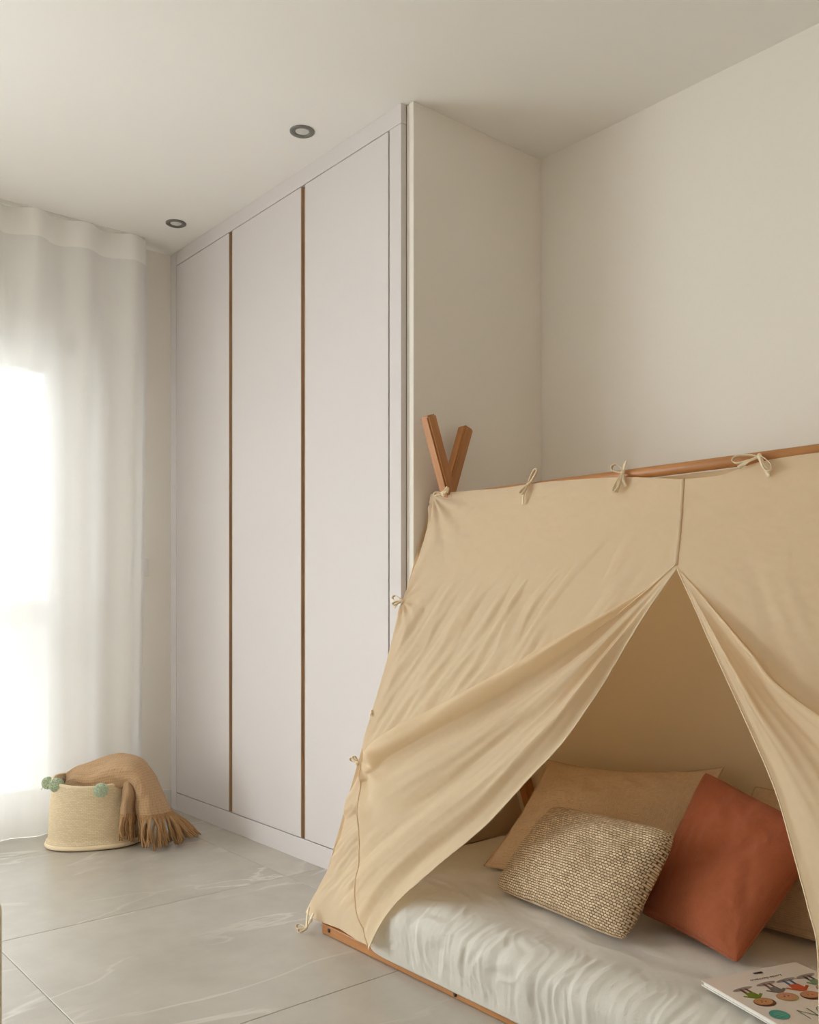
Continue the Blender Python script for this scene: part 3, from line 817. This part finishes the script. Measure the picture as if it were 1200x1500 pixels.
tie_at(on_tent(546, 1048), [], [[(0, 0), (-0.006, 0.006, 0.004), (-0.008, 0.016, 0.004)]], 0.007, 0.004)
tie_at(on_tent(531, 1120) + TN * 0.014, [ribbon_loop(0, 0, 0.020, 0.006, r_(120)), ribbon_loop(0, 0, 0.024, 0.006, r_(160)), ribbon_loop(0, 0, 0.022, 0.006, r_(-10))],
       [], 0.008, 0.008)
fp = Vector((1.487, 2.215, 0.040))
o = tie_at(fp, [ribbon_loop(-0.010, -0.026, 0.034, 0.008, r_(185)), ribbon_loop(-0.010, -0.026, 0.024, 0.007, r_(215))],
       [[(-0.030, 0.030, 0.006), (-0.018, 0.0, 0.01), (-0.008, -0.026, 0.010)], [(0.0, 0.02, 0.006), (-0.004, 0.0, 0.008), (-0.010, -0.024, 0.008)]], 0.008, 0.006)

# ================================================================== CUSHIONS
def cushion(name, label, m, TLc, TRc, BRc, BLc, puff, group=None, ear=0.05, n=90, back=0.75, wr=0.006, seed=0, uvs=1.0, flange=0.0, sag=0.0, rc=0.04):
    TLc, TRc, BRc, BLc = [np.array(list(x), float) for x in (TLc, TRc, BRc, BLc)]
    cen = (TLc + TRc + BRc + BLc) / 4
    t = thing(name, label, 'cushion', tuple(Vector((cen[0], cen[1], min(TLc[2], TRc[2], BRc[2], BLc[2])))), group)
    s = np.sin(np.linspace(-math.pi / 2, math.pi / 2, n))         # denser at the rim
    s = 0.5 * s + 0.5 * np.linspace(-1, 1, n)
    U, V = np.meshgrid(s, s, indexing='ij')
    Ue = U * (1 - ear * (1 - V * V) * np.abs(U)); Ve = V * (1 - ear * (1 - U * U) * np.abs(V))
    cr = 1 - rc * (np.abs(U) * np.abs(V)) ** 5
    Ue, Ve = Ue * cr, Ve * cr
    a, b = (Ue + 1) / 2, (Ve + 1) / 2
    base = ((1 - a) * (1 - b))[..., None] * BLc + (a * (1 - b))[..., None] * BRc + ((1 - a) * b)[..., None] * TLc + (a * b)[..., None] * TRc
    ex = (TRc + BRc - TLc - BLc); ey = (TLc + TRc - BLc - BRc)
    W, Hh = np.linalg.norm(ex) / 2, np.linalg.norm(ey) / 2
    nrm = np.cross(ex, ey); nrm /= np.linalg.norm(nrm)
    fr = 1 - flange
    pu = np.clip(1 - (U / fr) ** 2, 0, 1); pv = np.clip(1 - (V / fr) ** 2, 0, 1)
    prof = (pu * pv) ** 0.42
    prof = np.where(flange > 0, prof, prof)
    rim = 0.0035 * (1 - np.maximum(np.abs(U), np.abs(V)) ** 8)
    wrk = wr * (fbm(U * 2.6 + seed, V * 2.6 - seed, 3) + 0.5 * (0.3 - np.abs(pn(U * 3.4 + V * 2.2 + seed * 3, V * 1.6 - U * 2.4)) * 1.4))
    corner = np.abs(U * V) ** 2
    wrk = wrk + 0.5 * wr * np.sin(11 * np.arctan2(np.abs(V) - 1.08, np.abs(U) - 1.08)) * np.exp(-((1 - np.abs(U)) ** 2 + (1 - np.abs(V)) ** 2) / 0.16)
    f = prof * (puff + wrk * 2.0) + rim
    k = prof * (puff * back + wrk) + rim
    dz = -sag * (1 - U * U) * sstep(0.2, 1.0, V)
    A = base + f[..., None] * nrm; B = base - k[..., None] * nrm
    A[..., 2] += dz; B[..., 2] += dz
    UVc = np.stack([(U + 1) * W / 2 * uvs, (V + 1) * Hh / 2 * uvs], -1)
    VV = np.concatenate([A.reshape(-1, 3), B.reshape(-1, 3)])
    VV[:, 2] = np.maximum(VV[:, 2], 0.190)
    idx = np.arange(n * n).reshape(n, n)
    q1 = np.stack([idx[:-1, :-1], idx[1:, :-1], idx[1:, 1:], idx[:-1, 1:]], -1).reshape(-1, 4)
    q2 = q1[:, ::-1] + n * n
    ring = np.concatenate([idx[:, 0], idx[-1, 1:], idx[-2::-1, -1], idx[0, -2:0:-1]])
    r2 = np.roll(ring, -1)
    q3 = np.stack([r2, ring, ring + n * n, r2 + n * n], -1)
    me = bpy.data.meshes.new('cover')
    me.from_pydata(VV.tolist(), [], np.concatenate([q1, q2, q3]).tolist())
    lay = me.uv_layers.new(name='uv')
    li = np.empty(len(me.loops), int); me.loops.foreach_get('vertex_index', li)
    uu = np.concatenate([UVc.reshape(-1, 2)] * 2)
    lay.data.foreach_set('uv', uu[li].astype(np.float32).ravel())
    link('cover', me, m, t, True)
    if flange <= 0: return t
    # piped seam round the rim
    rp = (base + 0 * nrm); rp[..., 2] += dz
    rpts = rp.reshape(-1, 3)[ring]
    rpts = np.vstack([rpts, rpts[:1]])[::2]
    rpts[:, 2] = np.maximum(rpts[:, 2], 0.1915)
    mesh_of('seam', [tube_geo(rpts, 0.0022, 6)], m, t)
    return t
ZT = 0.196
cushion('linen_cushion', 'large tan linen cushion leaning at the back behind the woven cushion', M['linen_tan'],
        at_X(803, 1113, 2.24), at_X(1060, 1124, 2.23), Vector((1.93, 1.29, ZT)), at_z(709, 1268, ZT), 0.062, 'tan linen cushions', ear=0.075, seed=1.3, flange=0.05, sag=0.014, rc=0.0, wr=0.010)
cushion('linen_cushion', 'tan linen cushion half hidden behind the rust cushion and right tent flap', M['linen_tan'],
        Vector((2.31, 1.300, 0.475)), Vector((2.31, 0.66, 0.47)), Vector((2.03, 0.64, ZT)), Vector((2.03, 1.26, ZT)), 0.055, 'tan linen cushions', ear=0.04, seed=4.1, flange=0.05, sag=0.01)
cushion('rust_cushion', 'square rust-red linen cushion leaning on its lower corner', M['rust'],
        at_X(1033, 1128, 2.13), at_X(1218, 1222, 2.05), at_z(1080, 1414, ZT + 0.002), at_z(938, 1340, ZT + 0.012), 0.062, None, ear=0.05, seed=2.2, wr=0.004, rc=0.03)
cushion('woven_cushion', 'small rectangular beige cushion in chunky woven wool at the front', M['boucle'],
        at_X(812, 1178, 1.885), at_X(996, 1218, 1.835), at_z(917, 1384, ZT + 0.004), at_z(722, 1302, ZT + 0.002), 0.072, None, ear=0.04, seed=3.3, wr=0.006, rc=0.07)

# ================================================================== BOOK
bk = thing('picture_book', 'white picture book lying upside down on the mattress, four drawn children on its cover', 'book', (1.7, 0.9, 0.19))
ZB = 0.2065
B0 = at_z(1028, 1436, ZB); B1 = at_z(1166, 1409, ZB)
be1 = (B1 - B0); BW = be1.length; be1.normalize(); be2 = Vector((be1.y, -be1.x, 0))
BH = 0.27
def bw(u_, v_, dz=0.0):
    p = B0 + be1 * u_ + be2 * v_; p.z = ZB + dz; return p
def buv(px, py):
    p = at_z(px, py, ZB) - B0
    return p.dot(be1), p.dot(be2)
def slab(name, u0, v0, u1, v1, z0, z1, m, parent):
    V = [tuple(bw(a, b, c)) for c in (z0, z1) for a, b in ((u0, v0), (u1, v0), (u1, v1), (u0, v1))]
    Fc = [(0, 1, 2, 3), (7, 6, 5, 4), (0, 4, 5, 1), (1, 5, 6, 2), (2, 6, 7, 3), (3, 7, 4, 0)]
    me = bpy.data.meshes.new(name); me.from_pydata(V, [], Fc)
    bm = bmesh.new(); bm.from_mesh(me); bmesh.ops.recalc_face_normals(bm, faces=bm.faces); bm.to_mesh(me); bm.free()
    return link(name, me, m, parent)
slab('back_cover', 0, 0, BW, BH, -0.0105, -0.0085, M['paper'], bk)
slab('pages', 0.003, 0.003, BW - 0.003, BH - 0.003, -0.0085, -0.002, M['paper'], bk)
fc = slab('front_cover', 0, 0, BW, BH, -0.002, 0.0, M['cover'], bk)
ink = {}
def inkm(c):
    if c not in ink: ink[c] = paint('ink_%d' % len(ink), lin(c), 0.4, 0.12, 0, 300)
    return ink[c]
_lvl = [0.0003]
def flat(name, pts, c):
    """flat printed shape from (u,v) points"""
    _lvl[0] += 0.00002
    V = [tuple(bw(p[0], p[1], _lvl[0])) for p in pts]
    me = bpy.data.meshes.new(name); me.from_pydata(V, [], [tuple(range(len(V)))])
    o = link(name, me, inkm(c), None); o.parent = fc
    return o
def ell(cu_, cv, ru, rv, rot=0, k=24):
    return [(cu_ + ru * math.cos(t) * math.cos(rot) - rv * math.sin(t) * math.sin(rot), cv + ru * math.cos(t) * math.sin(rot) + rv * math.sin(t) * math.cos(rot))
            for t in [2 * math.pi * i / k for i in range(k)]]
def stroke(a, b, w):
    dx, dy = b[0] - a[0], b[1] - a[1]; l = math.hypot(dx, dy) or 1
    nx, ny = -dy / l * w / 2, dx / l * w / 2
    return [(a[0] + nx, a[1] + ny), (b[0] + nx, b[1] + ny), (b[0] - nx, b[1] - ny), (a[0] - nx, a[1] - ny)]
def child(foot, head, shadow_c, shirt, legs, skin, hair, name):
    """figure drawn from its feet (far) to its head (near); positions are photo points on the cover"""
    f, h_ = buv(*foot), buv(*head)
    du, dv = h_[0] - f[0], h_[1] - f[1]; L_ = math.hypot(du, dv)
    ax = (du / L_, dv / L_); bx_ = (-ax[1], ax[0])
    def q(s, t): return (f[0] + ax[0] * s * L_ + bx_[0] * t * L_, f[1] + ax[1] * s * L_ + bx_[1] * t * L_)
    flat('printed_shadow', ell(f[0], f[1], 0.026, 0.006, math.atan2(-0.02, 0.2)), (150, 140, 135))
    for t in (-0.10, 0.10):
        flat('printed_leg', stroke(q(0.0, t), q(0.36, t), 0.006), legs)
    flat('printed_shirt', [q(0.30, -0.16), q(0.30, 0.16), q(0.52, 0.20), q(0.72, 0.11), q(0.72, -0.11), q(0.52, -0.20)], shirt)
    for sg in (-1, 1):
        flat('printed_arm', stroke(q(0.66, 0.10 * sg), q(0.46, 0.34 * sg), 0.006), shirt)
    flat('printed_hair', ell(*q(1.02, 0.0), 0.0225, 0.0185, 0.0), hair)
    flat('printed_face', ell(*q(0.96, 0.0), 0.0195, 0.0145, 0.0), skin)
    for sg in (-1, 1):
        flat('printed_eye', ell(*q(0.98, 0.07 * sg), 0.0018, 0.0018, 0, 8), (60, 40, 30))
    flat('printed_mouth', stroke(q(0.88, -0.06), q(0.88, 0.06), 0.0012), (150, 70, 60))
child((1088, 1449), (1120, 1468), None, (110, 132, 42), (110, 62, 52), (186, 138, 92), (96, 62, 48), 'a')
child((1122, 1441), (1153, 1460), None, (120, 112, 108), (120, 74, 70), (196, 142, 112), (176, 150, 96), 'b')
child((1151, 1436), (1188, 1458), None, (190, 84, 48), (66, 100, 140), (190, 134, 100), (92, 52, 40), 'c')
child((1180, 1430), (1212, 1448), None, (120, 146, 110), (82, 70, 70), (192, 140, 104), (100, 60, 44), 'd')
cc = buv(1142, 1487)
flat('teal_badge', ell(cc[0], cc[1], 0.0185, 0.0185), (70, 150, 138))
for k_, (o1, l1) in enumerate(((0.006, 0.008), (0.001, 0.012), (-0.005, 0.011))):
    flat('badge_line', stroke((cc[0] - l1, cc[1] - o1), (cc[0] + l1, cc[1] - o1), 0.0014), (130, 178, 150))
N_pts = [buv(1188, 1493), buv(1167.5, 1481), buv(1199, 1488.5), buv(1182, 1477.5)]
for i in range(3):
    flat('title_letter', stroke(N_pts[i], N_pts[i + 1], 0.0022), (84, 112, 88))
oc = buv(1204, 1484)
pts = ell(oc[0] + 0.012, oc[1], 0.014, 0.020, 0, 20)
for i in range(20):
    flat('title_letter', stroke(pts[i], pts[(i + 1) % 20], 0.002), (84, 112, 88))
flat('publisher_mark', stroke(buv(1104, 1427), buv(1117, 1425), 0.006), (70, 58, 56))
# author line, upside down towards the head of the bed
fcv = bpy.data.curves.new('author_line', 'FONT'); fcv.body = 'Luc\u00eda Serrano'; fcv.size = 0.0105; fcv.shear = 0.25; fcv.offset = 0.0002
fo = bpy.data.objects.new('tmp_text', fcv); COL.objects.link(fo)
me = bpy.data.meshes.new_from_object(fo.evaluated_get(bpy.context.evaluated_depsgraph_get()))
bpy.data.objects.remove(fo)
st_, en_ = buv(1144, 1427.5), buv(1098, 1436)
wtxt = max(v.co.x for v in me.vertices)
tl_ = math.hypot(en_[0] - st_[0], en_[1] - st_[1]); dx_ = ((en_[0] - st_[0]) / tl_, (en_[1] - st_[1]) / tl_)
for v in me.vertices:
    sx_ = v.co.x * tl_ / wtxt; sy_ = v.co.y
    v.co = bw(st_[0] + dx_[0] * sx_ - (-dx_[1]) * sy_ * -1 * 0 + 0, st_[1] + dx_[1] * sx_ + sy_, 0.0005)
me.materials.clear()
o = link('author_line', me, inkm((96, 80, 72)), None); o.parent = fc

# ================================================================== BASKET
bc = wpt(-1.272, 3.655, 0)
bax = wpt(0.305, 0.085, 0).normalized()        # long axis
bay = Vector((-bax.y, bax.x, 0))
bas = thing('storage_basket', 'soft pale jute basket with green pompoms standing before the curtain', 'basket', tuple(bc))
def basket_ring(ra, rb, z, k=96, dx=0.0, dy=0.0, dz=None):
    t = np.linspace(0, 2 * np.pi, k, endpoint=False)
    e = 0.86
    ca = np.sign(np.cos(t)) * np.abs(np.cos(t)) ** e; sa = np.sign(np.sin(t)) * np.abs(np.sin(t)) ** e
    p = np.array(bc)[None] + ((ra * ca + dx)[:, None] * np.array(bax)[None]) + ((rb * sa + dy)[:, None] * np.array(bay)[None])
    p[:, 2] = z if dz is None else z + dz(ca, sa)
    return p
rimdz = lambda ca, sa: 0.010 * ca * ca - 0.012 * np.clip(-sa, 0, 1) + 0.010 * np.clip(sa, 0, 1)
def lev(prof):
    return [basket_ring(a, b, z, dx=dx, dy=dy, dz=(lambda ca, sa, k=k: k * rimdz(ca, sa))) for (a, b, z, dx, dy, k) in prof]
outer = [(0.02, 0.015, 0.004, 0, 0, 0), (0.150, 0.105, 0.004, 0, 0, 0), (0.172, 0.125, 0.006, 0, 0, 0), (0.180, 0.131, 0.014, 0, 0, 0), (0.180, 0.131, 0.026, 0, 0, 0),
         (0.173, 0.124, 0.034, 0, 0, 0), (0.170, 0.122, 0.040, -0.001, 0, 0)]
for t in np.linspace(0.06, 0.97, 14):
    outer.append((0.172 - 0.020 * t + 0.004 * math.sin(3 * t), 0.124 - 0.010 * t, 0.036 + 0.222 * t, -0.004 * t, 0.012 * t, t))
inner = [(a - 0.010, b - 0.010, z - 0.001, dx, dy, k) for (a, b, z, dx, dy, k) in outer[:7:-2]] + [(0.155, 0.108, 0.018, 0, 0, 0), (0.02, 0.015, 0.014, 0, 0, 0)]
full = outer + [(outer[-1][0] - 0.005, outer[-1][1] - 0.005, outer[-1][2] + 0.003, outer[-1][3], outer[-1][4], 1)] + inner
R_ = np.stack(lev(full), 1)
s_ang = np.linspace(0, 1.0, R_.shape[0])[:, None] * np.ones((1, R_.shape[1]))
cumv = np.concatenate([[0], np.cumsum(np.linalg.norm(np.diff(R_[0], axis=0), axis=1))])[None, :] * np.ones((R_.shape[0], 1))
R_[..., :2] += 0.0022 * np.stack([pn(s_ang * 14, cumv * 18), pn(s_ang * 14 + 9, cumv * 18)], -1)
grid_mesh('body', R_, M['jute'], bas, np.stack([s_ang, cumv], -1), closed_u=True)
rimp = basket_ring(outer[-1][0] - 0.004, outer[-1][1] - 0.004, outer[-1][2] + 0.003, dx=outer[-1][3], dy=outer[-1][4], dz=rimdz)
mesh_of('rim', [tube_geo(np.vstack([rimp, rimp[:1]]), 0.0065, 8)], M['jute_rim'], bas)
mesh_of('base_cord', [tube_geo(np.vstack([(q := basket_ring(0.176, 0.128, 0.012)), q[:1]]), 0.010, 8)], M['jute_rim'], bas)
def pompom(pos, r):
    bm = bmesh.new(); bmesh.ops.create_icosphere(bm, subdivisions=5, radius=1.0)
    for v in bm.verts:
        k = 1 + random.uniform(-0.11, 0.10)
        v.co = v.co * r * k
    me = bpy.data.meshes.new('pompom'); bm.to_mesh(me); bm.free()
    o = link('pompom', me, M['pompom'], None)
    o.parent = bas; o.matrix_parent_inverse = Matrix.Translation(-bas.location); o.location = pos
    return o
pompom(at_depth(83, 1150, 3.575), 0.0275)
pompom(at_depth(148, 1157.5, 3.53), 0.0265)
pompom(at_depth(70.5, 1147, 3.66), 0.024)
mesh_of('yarn_end', [tube_geo([at_depth(69, 1148, 3.66), at_depth(63, 1153, 3.655), at_depth(60, 1157, 3.65)], 0.0016, 6)], M['pompom'], bas)

# ================================================================== THROW
thr = thing('knitted_throw', 'camel knitted throw with fringed ends spilling from the jute basket', 'throw', tuple(at_depth(215, 1225, 3.66)))
rows = [  # front edge, ..., back edge, as (px, py, depth)
    [(96, 1160, 3.64), (97, 1146, 3.67), (98, 1137, 3.70), (98, 1134, 3.73), (100, 1137, 3.77)],
    [(108, 1160, 3.61), (110, 1142, 3.62), (113, 1129, 3.66), (118, 1122, 3.72), (124, 1127, 3.80)],
    [(130, 1166, 3.60), (131, 1146, 3.60), (134, 1128, 3.64), (140, 1115, 3.71), (148, 1119, 3.80)],
    [(152, 1164, 3.60), (154, 1143, 3.59), (157, 1124, 3.62), (163, 1109, 3.71), (170, 1111, 3.82)],
    [(176, 1156, 3.61), (174, 1141, 3.59), (177, 1122, 3.61), (183, 1106, 3.71), (190, 1108, 3.84)],
    [(186, 1148, 3.60), (190, 1139, 3.585), (195, 1125, 3.60), (203, 1111, 3.70), (208, 1114, 3.84)],
    [(193, 1156, 3.60), (201, 1150, 3.575), (208, 1138, 3.59), (218, 1128, 3.69), (220, 1128, 3.83)],
    [(197, 1168, 3.61), (206, 1165, 3.565), (217, 1157, 3.58), (229, 1150, 3.68), (231, 1148, 3.82)],
    [(196, 1181, 3.61), (206, 1181, 3.56), (222, 1177, 3.575), (238, 1171, 3.67), (240, 1167, 3.80)],
    [(199, 1193, 3.60), (208, 1197, 3.555), (227, 1197, 3.57), (247, 1193, 3.65), (250, 1188, 3.78)],
]
def drape(rows, nu, nv):
    C = np.array([[list(at_depth(*p)) for p in r] for r in rows])      # (R, C, 3)
    A = np.stack([resample(C[:, j], nu) for j in range(C.shape[1])], 1)
    return np.stack([resample(A[i], nv) for i in range(nu)], 0)
D1 = drape(rows, 90, 80)
def bumpy(D, amp=0.0045):
    n_ = np.cross(np.gradient(D, axis=0), np.gradient(D, axis=1)); n_ /= np.linalg.norm(n_, axis=-1)[..., None] + 1e-9
    uu_ = np.linspace(0, 1, D.shape[0])[:, None]; vv_ = np.linspace(0, 1, D.shape[1])[None, :]
    return D + n_ * (amp * (fbm(uu_ * 2.2 + vv_ * 1.5, vv_ * 6, 3) + 0.5 * (0.3 - np.abs(pn(uu_ * 2 + 3, vv_ * 5 + uu_ * 2)) * 1.5)))[..., None]
D1 = bumpy(D1, 0.012)
rows2 = [
    [(181, 1150, 3.62), (183, 1145, 3.60), (188, 1143, 3.59), (194, 1146, 3.60), (202, 1154, 3.63)],
    [(180, 1165, 3.575), (184, 1163, 3.55), (189, 1160, 3.555), (195, 1162, 3.575), (202, 1168, 3.62)],
    [(178, 1182, 3.56), (182, 1181, 3.535), (188, 1179, 3.55), (194, 1179, 3.575), (200, 1184, 3.62)],
    [(177, 1196, 3.555), (181, 1197, 3.53), (187, 1195, 3.545), (194, 1196, 3.575), (200, 1197, 3.62)],
]
D2 = bumpy(drape(rows2, 60, 40), 0.003)
def uvlen(D): 
    nu_, nv_ = D.shape[:2]
    uu_, vv_ = np.meshgrid(np.linspace(0, 0.6, nu_), np.linspace(0, 0.35, nv_), indexing='ij')
    return np.stack([uu_, vv_], -1)
def thick(o, t=0.007):
    md = o.modifiers.new('thickness', 'SOLIDIFY'); md.thickness = t; md.offset = 0
thick(grid_mesh('throw_body', D1, M['throw'], thr, uvlen(D1)))
thick(grid_mesh('throw_end', D2, M['throw'], thr, uvlen(D2)))
def tassel(p0, end, sag):
    p0, end = Vector(p0), Vector(end)
    mid = (p0 + end) / 2 + Vector(sag)
    c = resample([p0 + Vector((0, 0, 0.010)), p0, mid, end], 12)
    c[:, 2] = np.maximum(c[:, 2], 0.006)
    ofs = 0.0016
    G = []
    for k in range(3):
        a = 2.1 * k + random.random()
        t = np.linspace(0, 1, 12)
        sp = 1 + 2.6 * t ** 2
        q = c + np.stack([np.cos(a + 5 * t) * ofs * sp, np.sin(a + 5 * t) * ofs * sp, 0.3 * ofs * np.sin(a * 2 + 3 * t)], -1)
        q[:, 2] = np.maximum(q[:, 2], 0.004)
        G.append(tube_geo(q, np.linspace(0.0036, 0.0030, 12), 6))
    mesh_of('tassel', G, M['fringe'], thr)
toward = -Vector((SN, CS, 0))
edge1 = D1[-1]
for i, s in enumerate(np.linspace(0.06, 0.985, 46)):
    p = Vector(edge1[int(s * (len(edge1) - 1))])
    sp = max(0.0, s - 0.42)
    L_ = random.uniform(0.02, 0.06) * (0.6 + s)
    dirv = RT * (0.02 + 0.16 * sp) + RT * random.uniform(-0.022, 0.022) + toward * random.uniform(-0.01, 0.055)
    e_ = Vector((p.x, p.y, 0)) + dirv; e_.z = random.uniform(0.005, 0.022) if s > 0.3 else random.uniform(0.01, 0.04)
    tassel(p, e_, RT * random.uniform(-0.008, 0.016) + toward * random.uniform(0.0, 0.02) + Vector((0, 0, 0.008)))
edge2 = D2[-1]
for s in np.linspace(0.04, 0.96, 14):
    p = Vector(edge2[int(s * (len(edge2) - 1))])
    e_ = p + RT * random.uniform(-0.012, 0.010) + toward * random.uniform(0.0, 0.015); e_.z = p.z - random.uniform(0.075, 0.10)
    tassel(p, e_, RT * random.uniform(-0.006, 0.006) + toward * random.uniform(0.0, 0.01))

# ================================================================== PANEL AT THE LEFT BORDER
def left_panel():
    p = at_depth(2.6, 1312, 1.50)
    t = thing('rounded_board', 'tan rounded upright board cut off by the left picture edge', 'furniture', (p.x, p.y, 0))  # plain board standing in for an unidentified object
    bm = bmesh.new()
    r = 0.03; W_ = 0.34; top = at_depth(2, 1307, 1.50).z
    out = [(0, 0), (0, top - r)]
    for a in np.linspace(0, math.pi / 2, 8)[1:]: out.append((-(r - r * math.cos(a)), top - r + r * math.sin(a)))
    out += [(-W_ + r, top)]
    for a in np.linspace(0, math.pi / 2, 8)[1:]: out.append((-W_ + r - r * math.sin(a), top - r + r * math.cos(a)))
    out += [(-W_, 0)]
    fw = Vector((SN, CS, 0))
    A = [bm.verts.new((p.x + RT.x * x, p.y + RT.y * x, z)) for x, z in out]
    B = [bm.verts.new((p.x + RT.x * x - fw.x * 0.02, p.y + RT.y * x - fw.y * 0.02, z)) for x, z in out]
    bm.faces.new(A); bm.faces.new(B[::-1])
    n = len(A)
    for i in range(n): bm.faces.new((A[i], B[i], B[(i + 1) % n], A[(i + 1) % n]))
    bmesh.ops.recalc_face_normals(bm, faces=bm.faces)
    me = bpy.data.meshes.new('board'); bm.to_mesh(me); bm.free()
    link('board', me, M['panel'], t)
left_panel()
